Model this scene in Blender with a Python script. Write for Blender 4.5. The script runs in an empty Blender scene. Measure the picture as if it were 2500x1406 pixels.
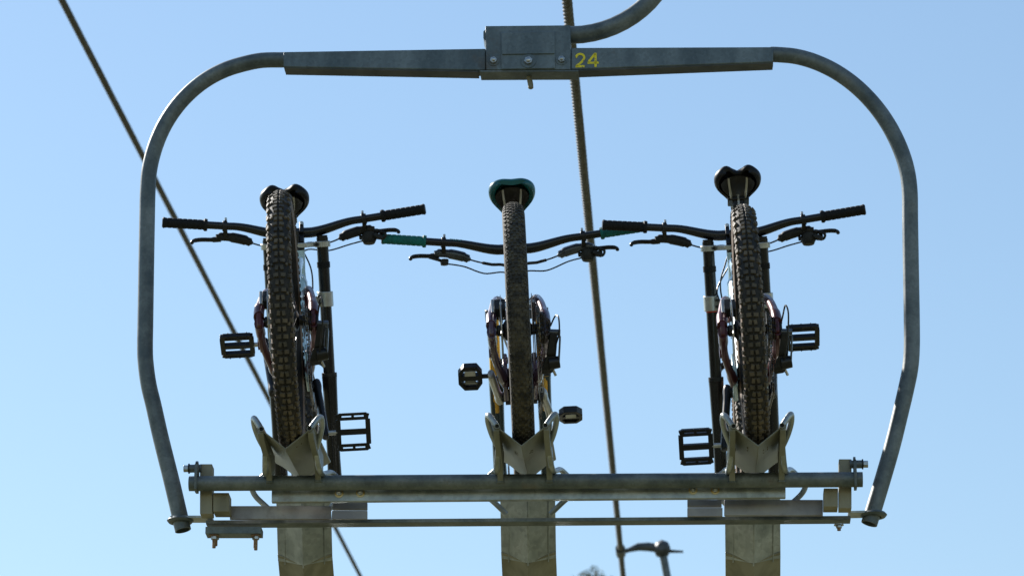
import bpy, math, random
from mathutils import Vector as V, Matrix as M
R_ = math.radians
random.seed(7)
scn = bpy.context.scene
col = scn.collection

# ------------------------------------------------------------------ camera
PITCH = R_(20.0); FPX = 8800.0
CAMP = V((0, 0, 0))
cam = bpy.data.cameras.new('camera'); camo = bpy.data.objects.new('camera', cam); col.objects.link(camo)
cam.sensor_width = 36.0; cam.lens = FPX / 2500 * 36
cam.clip_start = 0.1; cam.clip_end = 6000
camo.location = CAMP; camo.rotation_euler = (R_(90) + PITCH, 0, 0)
cam.dof.use_dof = True; cam.dof.focus_distance = 10.1; cam.dof.aperture_fstop = 9.0
scn.camera = camo
# ------------------------------------------------------------------ sky and sun
SUN_EL, SUN_AZ = R_(37.5), R_(-42)          # azimuth from +Y (away from camera), negative = left
w = bpy.data.worlds.new('World'); scn.world = w; w.use_nodes = True
nt = w.node_tree; nt.nodes.clear()
sky = nt.nodes.new('ShaderNodeTexSky'); sky.sky_type = 'NISHITA'; sky.sun_disc = False
sky.sun_elevation = SUN_EL; sky.sun_rotation = SUN_AZ
sky.altitude = 0; sky.air_density = 1.5; sky.dust_density = 0.2; sky.ozone_density = 3.0
bg = nt.nodes.new('ShaderNodeBackground'); bg.inputs[1].default_value = 0.09
wo = nt.nodes.new('ShaderNodeOutputWorld')
nt.links.new(sky.outputs[0], bg.inputs[0]); nt.links.new(bg.outputs[0], wo.inputs[0])
sl = bpy.data.lights.new('sun', 'SUN'); sl.energy = 5.0; sl.angle = R_(0.53); sl.color = (1, .95, .87)
so = bpy.data.objects.new('sun', sl); col.objects.link(so)
sdir = V((math.sin(SUN_AZ) * math.cos(SUN_EL), math.cos(SUN_AZ) * math.cos(SUN_EL), math.sin(SUN_EL)))
so.rotation_euler = (-sdir).to_track_quat('-Z', 'Y').to_euler(); so.location = sdir * 60
scn.view_settings.view_transform = 'Standard'; scn.view_settings.look = 'None'
scn.view_settings.exposure = 0.63; scn.view_settings.gamma = 1.0
scn.render.engine = 'CYCLES'

# ------------------------------------------------------------------ helpers
CR, CF, CU = V((1, 0, 0)), V((0, math.cos(PITCH), math.sin(PITCH))), V((0, -math.sin(PITCH), math.cos(PITCH)))
def ray(px, py): return CF + CR * ((px - 1250) / FPX) + CU * ((703 - py) / FPX)
def at(px, py, d): return CAMP + ray(px, py) * d
def proj(p):
    q = V(p) - CAMP; d = q.dot(CF)
    return (1250 + FPX * q.dot(CR) / d, 703 - FPX * q.dot(CU) / d, d)

class MB:
    """collects simple shapes into one mesh"""
    def __init__(s): s.v = []; s.f = []
    def add(s, vs, fs):
        o = len(s.v); s.v += [V(p) for p in vs]; s.f += [tuple(i + o for i in f) for f in fs]; return s
    def box(s, c, d, rot=None):
        c = V(c); h = V(d) / 2; vs = []
        for z in (-1, 1):
            for y in (-1, 1):
                for x in (-1, 1):
                    p = V((x * h.x, y * h.y, z * h.z)); vs.append(c + (rot @ p if rot else p))
        return s.add(vs, [(0, 2, 3, 1), (4, 5, 7, 6), (0, 1, 5, 4), (2, 6, 7, 3), (0, 4, 6, 2), (1, 3, 7, 5)])
    def prism(s, poly, t0, t1, fn):
        """polygon (u,v) extruded from t0 to t1; fn(u,v,t)->xyz"""
        n = len(poly)
        vs = [fn(u, v, t0) for u, v in poly] + [fn(u, v, t1) for u, v in poly]
        fs = [tuple(range(n))[::-1], tuple(range(n, 2 * n))] + [(i, (i + 1) % n, n + (i + 1) % n, n + i) for i in range(n)]
        return s.add(vs, fs)
    def tube(s, pts, r, n=12, cap=True, sq=1.0, hint=None):
        pts = [V(p) for p in pts]; k = len(pts)
        rs = r if isinstance(r, (list, tuple)) else [r] * k
        tg = [((pts[min(i + 1, k - 1)] - pts[i]).normalized() + (pts[i] - pts[max(i - 1, 0)]).normalized()).normalized() for i in range(k)]
        up = V(hint) if hint else (V((0, 0, 1)) if abs(tg[0].z) < .9 else V((0, 1, 0)))
        a = (up - tg[0] * up.dot(tg[0])).normalized(); vs = []; fs = []
        for i in range(k):
            a = (a - tg[i] * a.dot(tg[i])).normalized(); b = tg[i].cross(a)
            for j in range(n):
                t = 2 * math.pi * j / n
                vs.append(pts[i] + (a * math.cos(t) * sq + b * math.sin(t)) * rs[i])
        for i in range(k - 1):
            for j in range(n):
                fs.append((i * n + j, i * n + (j + 1) % n, (i + 1) * n + (j + 1) % n, (i + 1) * n + j))
        if cap: fs += [tuple(range(n))[::-1], tuple(range((k - 1) * n, k * n))]
        return s.add(vs, fs)
    def pipe(s, pts, r, wall, n=20):
        """hollow tube with open ends"""
        a = MB().tube(pts, r, n, False); b = MB().tube(pts, r - wall, n, False)
        o = len(s.v); L = len(a.v); s.add(a.v, a.f); s.add(b.v, [f[::-1] for f in b.f])
        for base in (0, L - n):
            for j in range(n):
                q = (base + j, base + (j + 1) % n, L + base + (j + 1) % n, L + base + j)
                s.f.append(tuple(o + i for i in (q[::-1] if base == 0 else q)))
        return s
    def lathe(s, prof, n=48, c=(0, 0, 0), closed=True, axis='X'):
        """profile [(radius, axial)] turned about an axis through c"""
        c = V(c); k = len(prof); vs = []; fs = []
        for i in range(n):
            t = 2 * math.pi * i / n; ca, sa = math.cos(t), math.sin(t)
            for r, x in prof:
                vs.append(c + (V((x, r * ca, r * sa)) if axis == 'X' else V((r * ca, r * sa, x)) if axis == 'Z' else V((r * sa, x, r * ca))))
        for i in range(n):
            for j in range(k if closed else k - 1):
                a, b = i * k + j, i * k + (j + 1) % k; i2 = ((i + 1) % n) * k
                fs.append((a, b, i2 + (j + 1) % k, i2 + j))
        if not closed:
            fs.append(tuple(i * k for i in range(n))); fs.append(tuple(i * k + k - 1 for i in range(n))[::-1])
        return s.add(vs, fs)
    def hull8(s, lo, hi):
        """box from two quads"""
        return s.add(list(lo) + list(hi), [(3, 2, 1, 0), (4, 5, 6, 7), (0, 1, 5, 4), (1, 2, 6, 5), (2, 3, 7, 6), (3, 0, 4, 7)])
    def xf(s, m):
        s.v = [m @ p for p in s.v]; return s
    def build(s, name, mat, parent=None, bevel=0, ang=40, label=None, kind=None):
        me = bpy.data.meshes.new(name); me.from_pydata([tuple(p) for p in s.v], [], s.f)
        me.validate(); me.update()
        import bmesh
        bm = bmesh.new(); bm.from_mesh(me); bmesh.ops.recalc_face_normals(bm, faces=bm.faces); bm.to_mesh(me); bm.free()
        me.shade_smooth(); me.set_sharp_from_angle(angle=R_(ang))
        me.materials.append(mat)
        o = bpy.data.objects.new(name, me); col.objects.link(o)
        if parent: o.parent = parent
        if bevel:
            b = o.modifiers.new('bevel', 'BEVEL'); b.width = bevel; b.segments = 2; b.limit_method = 'ANGLE'; b.angle_limit = R_(40)
        if label: o['label'] = label
        if kind: o['kind'] = kind
        return o
def spl(pts, m=8):
    pts = [V(p) for p in pts]; out = []; k = len(pts)
    for i in range(k - 1):
        p0, p1, p2, p3 = pts[max(i - 1, 0)], pts[i], pts[i + 1], pts[min(i + 2, k - 1)]
        for j in range(m):
            t = j / m
            out.append(.5 * ((2 * p1) + (p2 - p0) * t + (2 * p0 - 5 * p1 + 4 * p2 - p3) * t * t + (3 * p1 - p0 - 3 * p2 + p3) * t ** 3))
    return out + [pts[-1]]
def empty(name, mat):
    o = bpy.data.objects.new(name, None); col.objects.link(o); o.matrix_world = mat; o.empty_display_size = .1; return o
def tag(o, label, cat, group=None):
    o['label'] = label; o['category'] = cat
    if group: o['group'] = group
def copy_tree(o, parent=None):
    c = o.copy(); col.objects.link(c); c.parent = parent
    for ch in list(o.children): copy_tree(ch, c)
    return c

# ------------------------------------------------------------------ materials
def mat(name, c1, c2=None, scale=20, rough=.5, metal=0.0, rvar=.12, bump=0.0, bscale=None, stretch=None, detail=6, coat=0, lo=.38, hi=.62, spec=.5, dirt=None, dscale=9, dlo=.52, dhi=.7):
    m = bpy.data.materials.new(name); m.use_nodes = True; t = m.node_tree; n = t.nodes; L = t.links
    b = n['Principled BSDF']; b.inputs['Metallic'].default_value = metal; b.inputs['Specular IOR Level'].default_value = spec
    b.inputs['Coat Weight'].default_value = coat; b.inputs['Coat Roughness'].default_value = .08
    tc = n.new('ShaderNodeTexCoord'); mp = n.new('ShaderNodeMapping'); L.new(tc.outputs['Object'], mp.inputs[0])
    if stretch: mp.inputs['Scale'].default_value = stretch
    nz = n.new('ShaderNodeTexNoise'); nz.inputs['Scale'].default_value = scale; nz.inputs['Detail'].default_value = detail; L.new(mp.outputs[0], nz.inputs[0])
    rp = n.new('ShaderNodeValToRGB'); e = rp.color_ramp.elements
    e[0].position = lo; e[1].position = hi; e[0].color = (*c1, 1); e[1].color = (*(c2 or c1), 1)
    L.new(nz.outputs[0], rp.inputs[0]); out = rp.outputs[0]
    if dirt:
        dz = n.new('ShaderNodeTexNoise'); dz.inputs['Scale'].default_value = dscale; dz.inputs['Detail'].default_value = 8; dz.inputs['Roughness'].default_value = .65
        L.new(tc.outputs['Object'], dz.inputs[0])
        mr = n.new('ShaderNodeMapRange'); mr.inputs[1].default_value = dlo; mr.inputs[2].default_value = dhi; L.new(dz.outputs[0], mr.inputs[0])
        mx = n.new('ShaderNodeMix'); mx.data_type = 'RGBA'; mx.inputs[7].default_value = (*dirt, 1)
        L.new(mr.outputs[0], mx.inputs[0]); L.new(out, mx.inputs[6]); out = mx.outputs[2]
    L.new(out, b.inputs['Base Color'])
    rr = n.new('ShaderNodeMapRange'); rr.inputs[3].default_value = max(.02, rough - rvar); rr.inputs[4].default_value = min(1, rough + rvar)
    L.new(nz.outputs[0], rr.inputs[0]); L.new(rr.outputs[0], b.inputs['Roughness'])
    if bump:
        bz = n.new('ShaderNodeTexNoise'); bz.inputs['Scale'].default_value = bscale or scale * 4; bz.inputs['Detail'].default_value = 5; L.new(mp.outputs[0], bz.inputs[0])
        bp = n.new('ShaderNodeBump'); bp.inputs['Strength'].default_value = bump; bp.inputs['Distance'].default_value = .002
        L.new(bz.outputs[0], bp.inputs['Height']); L.new(bp.outputs[0], b.inputs['Normal'])
    return m
def galvanised(name, ca, cb, scale, metal, rough, streak=None):
    """zinc spangle: voronoi flakes mixed with cloudy weathering"""
    m = mat(name, ca, cb, scale=14, rough=rough, metal=metal, bump=.12, bscale=120, stretch=streak, lo=.35, hi=.68, dirt=(.10, .065, .04), dscale=7, dlo=.60, dhi=.80)
    t = m.node_tree; n = t.nodes; L = t.links; b = n['Principled BSDF']
    tc = [x for x in n if x.type == 'TEX_COORD'][0]
    vo = n.new('ShaderNodeTexVoronoi'); vo.inputs['Scale'].default_value = scale; L.new(tc.outputs['Object'], vo.inputs[0])
    bw = n.new('ShaderNodeRGBToBW'); L.new(vo.outputs['Color'], bw.inputs[0])
    mr = n.new('ShaderNodeMapRange'); mr.inputs[3].default_value = .84; mr.inputs[4].default_value = 1.16; L.new(bw.outputs[0], mr.inputs[0])
    src = b.inputs['Base Color'].links[0].from_socket
    mx = n.new('ShaderNodeMix'); mx.data_type = 'RGBA'; mx.blend_type = 'MULTIPLY'; mx.inputs[0].default_value = 1
    L.new(src, mx.inputs[6]); L.new(mr.outputs[0], mx.inputs[7]); L.new(mx.outputs[2], b.inputs['Base Color'])
    return m
GALV = galvanised('galvanised_steel', (.072, .093, .102), (.175, .200, .205), 140, .3, .5)
GALVP = galvanised('galvanised_plate', (.080, .110, .130), (.165, .208, .235), 130, .25, .5, streak=(1, 1, .25))
GALVL = galvanised('galvanised_light', (.27, .30, .30), (.47, .50, .49), 90, .6, .36)
ALU = mat('brushed_aluminium', (.150, .155, .125), (.235, .24, .205), scale=18, rough=.45, metal=.22, bump=.15, bscale=60, stretch=(1, .12, 1), dirt=(.085, .075, .05), dlo=.55, dhi=.8)
STEELP = mat('bare_steel_plate', (0.202, 0.192, 0.197), (0.323, 0.312, 0.302), scale=9, rough=.4, metal=.5, bump=.05, dirt=(.12, .10, .09), dscale=6)
TAN = mat('weathered_bounce_steel', (0.196, 0.185, 0.132), (0.283, 0.268, 0.196), scale=12, rough=.6, metal=.15, bump=.1, stretch=(2, 2, .4))  # bracket steel; on the front channel its olive is painted ground bounce
ZINC = mat('zinc_bolt', (.30, .32, .33), (.45, .46, .46), scale=60, rough=.3, metal=.9)
YZINC = mat('yellow_zinc_washer', (.55, .40, .16), (.62, .52, .30), scale=40, rough=.35, metal=.8)
DARKST = mat('dark_cast_steel', (.04, .05, .06), (.09, .10, .11), scale=12, rough=.55, metal=.3)
BORE_SHADE = mat('bore_shade', (.015, .014, .012), rough=.9)  # near-black colour for the shade inside the socket mouths
YEL = mat('yellow_paint', (.80, .66, .015), (.85, .72, .03), scale=60, rough=.55, dirt=(.14, .15, .13), dscale=150, dlo=.56, dhi=.64)
RUST = mat('rusty_thread', (.18, .09, .05), (.30, .20, .12), scale=90, rough=.7, metal=.3)
ROPE = mat('steel_rope', (0.078, 0.078, 0.075), (0.144, 0.144, 0.141), scale=40, rough=.6, metal=.0, spec=.12)
TREAD = mat('dusty_lit_knob_rubber', (0.036, 0.031, 0.024), (0.076, 0.064, 0.046), scale=30, rough=.7, bump=.3, bscale=200, dirt=(.15, .115, .072), dscale=16, dlo=.45, dhi=.68)  # dust, plus sunlit lightening of the knobs put into the colour
GREY = mat('grey_anodised', (.05, .06, .07), (.09, .10, .12), scale=30, rough=.3, metal=.6)
TYRE = mat('shaded_casing_rubber', (.008, .007, .006), (.016, .014, .011), scale=30, rough=.75, bump=.3, bscale=200, dirt=(.055, .042, .028), dscale=14, dlo=.5, dhi=.75)  # casing coloured darker to act as shade in the gaps between knobs
TYRE2 = mat('dusty_fine_rubber', (.020, .018, .015), (.04, .035, .028), scale=40, rough=.8, bump=.4, bscale=300, dirt=(.10, .085, .055), dscale=40, dlo=.42, dhi=.68)
SIDE = mat('tan_sidewall', (0.130, 0.085, 0.058), (0.221, 0.150, 0.104), scale=25, rough=.7, dirt=(.22, .17, .12), dscale=12)
BLK = mat('black_anodised', (.006, .006, .007), (.012, .012, .013), scale=30, rough=.38, metal=.2)
BLKG = mat('gloss_black_tube', (.006, .006, .0065), (.010, .010, .011), scale=12, rough=.26, rvar=.06, spec=.45)
SADB = mat('black_saddle_cover', (.005, .005, .006), (.008, .008, .009), scale=20, rough=.45, spec=.25)
BLKM = mat('matte_black_plastic', (.008, .008, .008), (.016, .016, .015), scale=40, rough=.55, spec=.35, dirt=(.06, .05, .038), dscale=22, dlo=.58, dhi=.8)
GRIP = mat('black_grip_rubber', (.006, .006, .006), (.011, .011, .011), scale=80, rough=.7, spec=.25, bump=.4)
TEALG = mat('teal_grip_rubber', (.0, .115, .105), (.0, .15, .135), scale=60, rough=.7, bump=.3)
TEAL = mat('teal_saddle_cover', (0.000, 0.084, 0.100), (0.002, 0.112, 0.128), scale=20, rough=.35, coat=.2)
CAGE = mat('silver_alloy', (.42, .42, .40), (.55, .55, .53), scale=30, rough=.35, metal=.7)
LIGHTB = mat('pale_blue_frame_paint', (.42, .60, .66), (.48, .66, .72), scale=5, rough=.22, rvar=.05, coat=.8)
MAROON = mat('maroon_anodised', (0.074, 0.017, 0.023), (0.107, 0.029, 0.033), scale=12, rough=.32, metal=.45, dirt=(.14, .10, .07), dscale=18, dlo=.6, dhi=.8)
PURP = mat('plum_frame_paint', (0.058, 0.023, 0.046), (0.078, 0.031, 0.058), scale=8, rough=.28, metal=.2, coat=.5, dirt=(.13, .10, .07), dscale=18, dlo=.6, dhi=.8)
GOLD = mat('gold_stanchion', (.75, .42, .07), (.82, .48, .10), scale=8, rough=.22, metal=.8)
FORKT = mat('teal_black_fork', (.004, .02, .024), (.008, .03, .034), scale=8, rough=.25, coat=.4)
STEEL = mat('chain_steel', (.20, .18, .16), (.38, .35, .30), scale=90, rough=.35, metal=.85)
CASS = mat('black_sprocket_steel', (.05, .045, .04), (.11, .10, .09), scale=60, rough=.4, metal=.7)
ROTOR = mat('rotor_steel', (.45, .45, .44), (.6, .6, .58), scale=60, rough=.3, metal=.9)
CABLE = mat('black_cable_housing', (.012, .012, .013), rough=.45)
REDP = mat('red_ring', (.5, .03, .02), rough=.4)
GRASS = mat('dry_grass_ground', (.085, .087, .036), (.145, .128, .058), scale=.6, rough=.95, detail=10, dirt=(.05, .07, .022), dscale=.15)
BARK = mat('bark', (.09, .07, .05), (.15, .12, .09), scale=8, rough=.9)
LEAF = mat('pine_foliage', (.10, .115, .05), (.19, .17, .09), scale=3, rough=.7)

# ------------------------------------------------------------------ ground
def gz(x, y):
    base = -2.2 + (math.tan(R_(5.2)) * min(y, 420) if y > 0 else math.tan(R_(5.2)) * max(y, -300))
    return base + .25 * math.sin(x * .11 + 1) * math.cos(y * .07) + max(0, abs(x) - 60) * .04
xs = [-3000, -1500, -700, -350] + list(range(-200, 201, 10)) + [350, 700, 1500, 3000]
ys = [-3000, -1500, -700, -300] + list(range(-150, 451, 10)) + [700, 1500, 3000, 5000]
g = MB(); nx = len(xs)
g.v = [V((x, y, gz(x, y))) for y in ys for x in xs]
g.f = [(j * nx + i, j * nx + i + 1, (j + 1) * nx + i + 1, (j + 1) * nx + i) for j in range(len(ys) - 1) for i in range(nx - 1)]
go = g.build('ground', GRASS); go['kind'] = 'structure'

# ------------------------------------------------------------------ chair frame of reference
YAW = R_(2.66)
ORG = at(1265, 799, 10.0)                                  # rear axle of the middle bike
CH = M.Translation(ORG) @ M.Rotation(-YAW, 4, 'Z')
CHI = CH.inverted()
def L(px, py, yl):
    """point of the carrier's own frame on its plane y = yl that shows at a photo pixel"""
    o = CHI @ CAMP; d = CHI.to_3x3() @ ray(px, py); t = (yl - o.y) / d.y; return o + d * t
SL = R_(5.8); TD = V((0, math.cos(SL), math.sin(SL))); TN = V((0, -math.sin(SL), math.cos(SL)))

# ------------------------------------------------------------------ ropes
RD = V((.0477, 1.026, .104)).normalized()
def rope(name, p0, d, back, fwd, rad, lay=.26):
    """six wires laid round a core"""
    d = d.normalized(); a = V((1, 0, 0)); a = (a - d * a.dot(d)).normalized(); b = d.cross(a); mb = MB()
    mb.tube([p0 - d * back, p0 + d * fwd], rad * .55, 8)
    st = lay / 10; n = int((back + fwd) / st)
    for k in range(6):
        pts = []
        for i in range(n + 1):
            t = 2 * math.pi * (i / 10 + k / 6); pts.append(p0 + d * (i * st - back) + (a * math.cos(t) + b * math.sin(t)) * rad * .63)
        mb.tube(pts, rad * .37, 6)
    return mb.build(name, ROPE, ang=80)
P0 = at(1384, 0, 13.4)
r1 = rope('haul_rope', P0, RD, 14, 75, .021)
tag(r1, 'thick twisted steel rope that runs behind the numbered hanger block', 'cable')
P1 = at(150, 0, 19.5); P1b = at(880, 1406, 19.5 * (2930 / (2930 - 1406)))
r2 = rope('haul_rope', P1, (P1b - P1), 12, 75, .021)
tag(r2, 'steel rope slanting down across the left side of the sky', 'cable')

# ------------------------------------------------------------------ carrier
car = empty('bike_carrier_chair', CH)
tag(car, 'galvanised chairlift bike carrier marked 24 holding three mountain bikes', 'chairlift carrier', 'carriers on the haul rope')
YL = .34                                                   # plane of the loop
def lp(pts, y=YL): return [L(px, py, y) for px, py in pts]
S0 = (L(1400, 600, YL) - L(1300, 600, YL)).length / 100    # metres per photo pixel on that plane
# side tubes of the loop
ltube = [(698, 147), (685, 147), (640, 148), (598, 156), (552, 170), (508, 192), (468, 222), (432, 260), (402, 305), (380, 355), (366, 408), (361, 460), (359, 540), (357, 650), (355, 780), (354, 850), (356, 890), (363, 940), (375, 990), (393, 1070), (420, 1178), (447, 1294)]
rtube = [(1882, 134), (1895, 134), (1940, 138), (1985, 150), (2030, 170), (2072, 197), (2110, 230), (2145, 270), (2174, 314), (2198, 364), (2214, 415), (2221, 468), (2222, 540), (2224, 660), (2226, 780), (2226, 850), (2222, 900), (2212, 950), (2199, 1005), (2178, 1090), (2152, 1180), (2122, 1278)]
for pts in (ltube, rtube):
    MB().pipe(spl(lp(pts), 4), 19.5 * S0, .004, 24).build('loop_tube', GALV, car, ang=60)
# tapered box beams left and right of the block
def beam(quad_px, y0, y1):
    a = [L(px, py, y0) for px, py in quad_px]
    return MB().hull8(a, [p + V((0, y1 - y0, 0)) for p in a])
FY = YL - .030
beam([(692, 127), (1186, 119), (1186, 172), (692, 164)], FY, FY + .048).build('top_beam', GALVP, car, .003)
beam([(1394, 117), (1888, 115), (1888, 152), (1394, 170)], FY, FY + .048).build('top_beam', GALVP, car, .003)
beam([(694, 164.5), (1168, 173.5), (1168, 176), (694, 167)], FY + .004, FY + .054).build('stiffener_plate', DARKST, car)
beam([(1412, 171), (1887, 152.5), (1887, 155), (1412, 173.5)], FY + .004, FY + .054).build('stiffener_plate', DARKST, car)
blk = beam([(1185, 64), (1393, 62), (1393, 170), (1187, 171)], FY - .008, FY + .056).build('hanger_block', GALVP, car, .002)
MB().prism([(0, 0), (.006, .006), (.006, .028), (0, .04)], FY, FY + .06, lambda u, v, t: L(1185, 73, FY) + V((-u, t - FY, -v))).build('side_lug', GALVP, blk)
beam([(1172, 172), (1412, 171), (1412, 175.5), (1172, 176.5)], FY - .007, FY + .055).build('base_plate', GALV, blk, .001)
beam([(1222, 79), (1355, 77), (1355, 167), (1224, 169)], FY - .014, FY - .0085).build('face_plate', GALVP, blk, .001)
beam([(1224, 80), (1354, 78), (1354, 131), (1226, 133)], FY - .0185, FY - .0145).build('face_plate', GALVP, blk, .001)
def bolt(p, r, par, d=V((0, -1, 0)), h=.008, washer=ZINC, stud=True, mt=ZINC, wash=1.55):
    """hex nut with a washer and a stud end"""
    rot = V((0, 0, 1)).rotation_difference(d).to_matrix().to_4x4(); m = M.Translation(p) @ rot
    MB().lathe([(r * wash, 0), (r * wash, .002), (.0005, .002), (.0005, 0)], 20, axis='Z').xf(m).build('washer', washer, par)
    hx = [(r * math.cos(R_(60 * i + 15)), r * math.sin(R_(60 * i + 15))) for i in range(6)]
    MB().prism(hx, .002, .002 + h, lambda u, v, t: V((u, v, t))).xf(m).build('nut', mt, par, .0008)
    if stud: MB().lathe([(r * .55, .002 + h - .001), (r * .55, h + .0065), (r * .4, h + .0075)], 14, axis='Z', closed=False).xf(m).build('stud', mt, par)
bolt(L(1205, 149, FY - .0085), .0105, blk, washer=GALVP); bolt(L(1371, 147, FY - .0085), .0105, blk, washer=GALVP)
bolt(L(1290, 150, FY - .0145), .0125, blk, wash=1.75, washer=GALVP)
pn = L(1295, 190, YL)
MB().tube(spl([pn + V((-.006, 0, .02)), pn + V((-.004, 0, 0)), pn + V((0, 0, -.02)), pn + V((.001, 0, -.036))], 4), [.007] * 6 + [.008] * 6 + [.005]).build('locking_pin', TAN, blk)
# painted number
def strokes(paths, wd, org, sx, yy):
    obs = MB()
    for pth in paths:
        k = len(pth); lft, rgt = [], []
        for i, (u, v) in enumerate(pth):
            a = V((*pth[max(i - 1, 0)], 0)); b = V((*pth[min(i + 1, k - 1)], 0)); t = (b - a).normalized(); nn = V((-t.y, t.x, 0)) * wd / 2
            lft.append((u + nn.x, v + nn.y)); rgt.append((u - nn.x, v - nn.y))
        vs = [org + V((u * sx, yy, v * sx)) for u, v in lft] + [org + V((u * sx, yy, v * sx)) for u, v in rgt]
        obs.add(vs, [(i, i + 1, k + i + 1, k + i) for i in range(k - 1)])
    return obs
two = [(.05 + .0, .72)] + [(.33 + .26 * math.cos(R_(a)), .68 + .25 * math.sin(R_(a))) for a in range(170, -50, -14)] + [(.44, .38), (.06, .065)]
n24 = [two, [(.03, .065), (.62, .065)], [(1.30, .94), (.83, .32)], [(.80, .30), (1.52, .30)], [(1.32, .0), (1.32, .98)]]
no = strokes(n24, .15, L(1404, 165, FY - .0012), 38.5 * S0, 0)
num = MB(); num.v = no.v; num.f = no.f
ob = num.build('painted_number', YEL, car, label='yellow number 24 painted on the top beam')
# hanger arm to the grip on the rope
o_ = CHI @ P0; d_ = CHI.to_3x3() @ RD; G = o_ + d_ * ((YL - o_.y) / d_.y)      # the rope where it passes the carrier
e0 = L(1385, 87, YL); RA = .31
arc = [e0 + V((-.05, 0, 0)), e0] + [e0 + V((.012 + RA * math.sin(R_(t)), 0, RA * (1 - math.cos(R_(t))))) for t in range(6, 98, 6)]
head = G + V((.285, 0, .01))
arm = arc + [arc[-1].lerp(head, .3), arc[-1].lerp(head, .97)]
MB().tube(arm, .0265, 24).build('hanger_arm', GALV, car, ang=60)
hd = MB().lathe([(.03, -.075), (.058, -.04), (.058, .025), (.04, .05)], 8, c=head, closed=False, axis='Y'); hd.build('hanger_head', DARKST, car, .004)
gb = MB()
gb.tube([G + V((.30, 0, .012)), G + V((.19, 0, .03)), G + V((.12, 0, .03)), G + V((.055, 0, .008)), G + V((.02, 0, 0))], [.034, .034, .03, .017, .02], 14, sq=.9)
gb.tube([G + V((.29, 0, 0)), G + V((.37, 0, -.005)), G + V((.43, 0, -.008))], [.016, .011, .008], 10)
gb.build('grip_arm', DARKST, car)
gj = MB(); rm = d_.normalized()
gj.pipe([G - rm * .11, G + rm * .11], .034, .012, 16); gj.build('grip_jaw', DARKST, car)

# lower structure
BY = .20; bx0, bx1 = L(462, 1180, BY), L(2106, 1170, BY); S1 = (L(1300, 1175, BY) - L(1200, 1175, BY)).length / 100
MB().pipe([bx0, bx1], 18.5 * S1, .004, 28).build('cross_tube', GALV, car, ang=60)
bd = (bx1 - bx0).normalized()
for s, px, py in ((1, 480, 1177), (-1, 2088, 1169)):
    p = L(px, py, BY)
    pl = MB().prism([(.0, .05), (-.006, .053), (.006, .053), (.010, .047), (.012, .0), (.010, -.026), (0, -.029), (-.010, -.026), (-.012, 0), (-.010, .047)], -.003, .003, lambda u, v, t: p + V((t * s * 1.2, u * 2.4, v)))
    pl.build('end_lug', GALV, car)
# flat bar carrying the trays, with bolts
fb = [(663, 1192), (1918, 1184), (1918, 1214), (663, 1225)]
beam(fb, .230, .246).build('flat_bar', GALVL, car, .0015)
for px, py in ((828, 1204), (880, 1203), (1692, 1196), (1746, 1196)): bolt(L(px, py, .2295), .0085, car, washer=YZINC, wash=1.5)
# bottom strap between the feet of the loop
q0, q1 = L(505, 1279, YL), L(2076, 1268, YL); bu = (q1 - q0).normalized(); bw = bu.cross(V((0, 0, 1))) * -1
def bar(a, b, wd, th, name, mt, par=car, bev=.001, z0=0):
    u = (b - a).normalized(); vv = V((0, 0, 1)); vv = (vv - u * vv.dot(u)).normalized(); ww = vv.cross(u)
    m = MB(); c = [a + vv * z0, b + vv * z0]
    m.hull8([c[0] - ww * wd / 2 - vv * th / 2, c[0] + ww * wd / 2 - vv * th / 2, c[0] + ww * wd / 2 + vv * th / 2, c[0] - ww * wd / 2 + vv * th / 2],
            [c[1] - ww * wd / 2 - vv * th / 2, c[1] + ww * wd / 2 - vv * th / 2, c[1] + ww * wd / 2 + vv * th / 2, c[1] - ww * wd / 2 + vv * th / 2])
    return m.build(name, mt, par, bev)
bar(q0, q1, .044, .011, 'bottom_strap', GALV)
for pts in (((418, 1274), (520, 1274)), ((2070, 1263), (2152, 1261))):
    a, b = L(*pts[0], YL), L(*pts[1], YL)
    bar(a, b, .052, .007, 'foot_flange', GALVL, z0=.009)
for px, py in ((440, 1274), (2133, 1260)):
    c = L(px, py, YL) + V((0, 0, .004))
    MB().lathe([(.033, -.006), (.038, 0), (.033, .006), (.022, .007), (.022, -.007)], 24, c=c, axis='Z').build('foot_collar', GALV, car)
# clamp under the strap on the left, bolts hanging from it
c0 = L(504, 1299, YL - .01); c1 = L(640, 1299, YL - .01)
bar(c0, c1, .05, .020, 'clamp_plate', GALVP)
for px, py, dx in ((523, 1310, .012), (625, 1310, -.004)):
    for k in (0, 1):
        p = L(px, py, YL - .018 + .026 * k) + V((dx * k * .4, 0, .004))
        bolt(p, .0095, car, V((0, 0, -1)), .010, stud=False, washer=RUST)
        MB().tube([p + V((0, 0, .01)), p + V((0, 0, -.03 - .006 * (1 - k) - (.006 if px > 600 else 0)))], .0052, 10).build('stud', RUST, car)
p = L(2048, 1280, YL - .01); bolt(p, .009, car, V((0, 0, -1)), .008, stud=False)
MB().tube([p, p + V((0, 0, -.017))], .0055, 10).build('stud', RUST, car)
p = L(621, 1268, YL - .012) ; bolt(p + V((0, 0, 0)), .008, car, V((0, 0, 1)), .005, stud=False, mt=YZINC)
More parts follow.
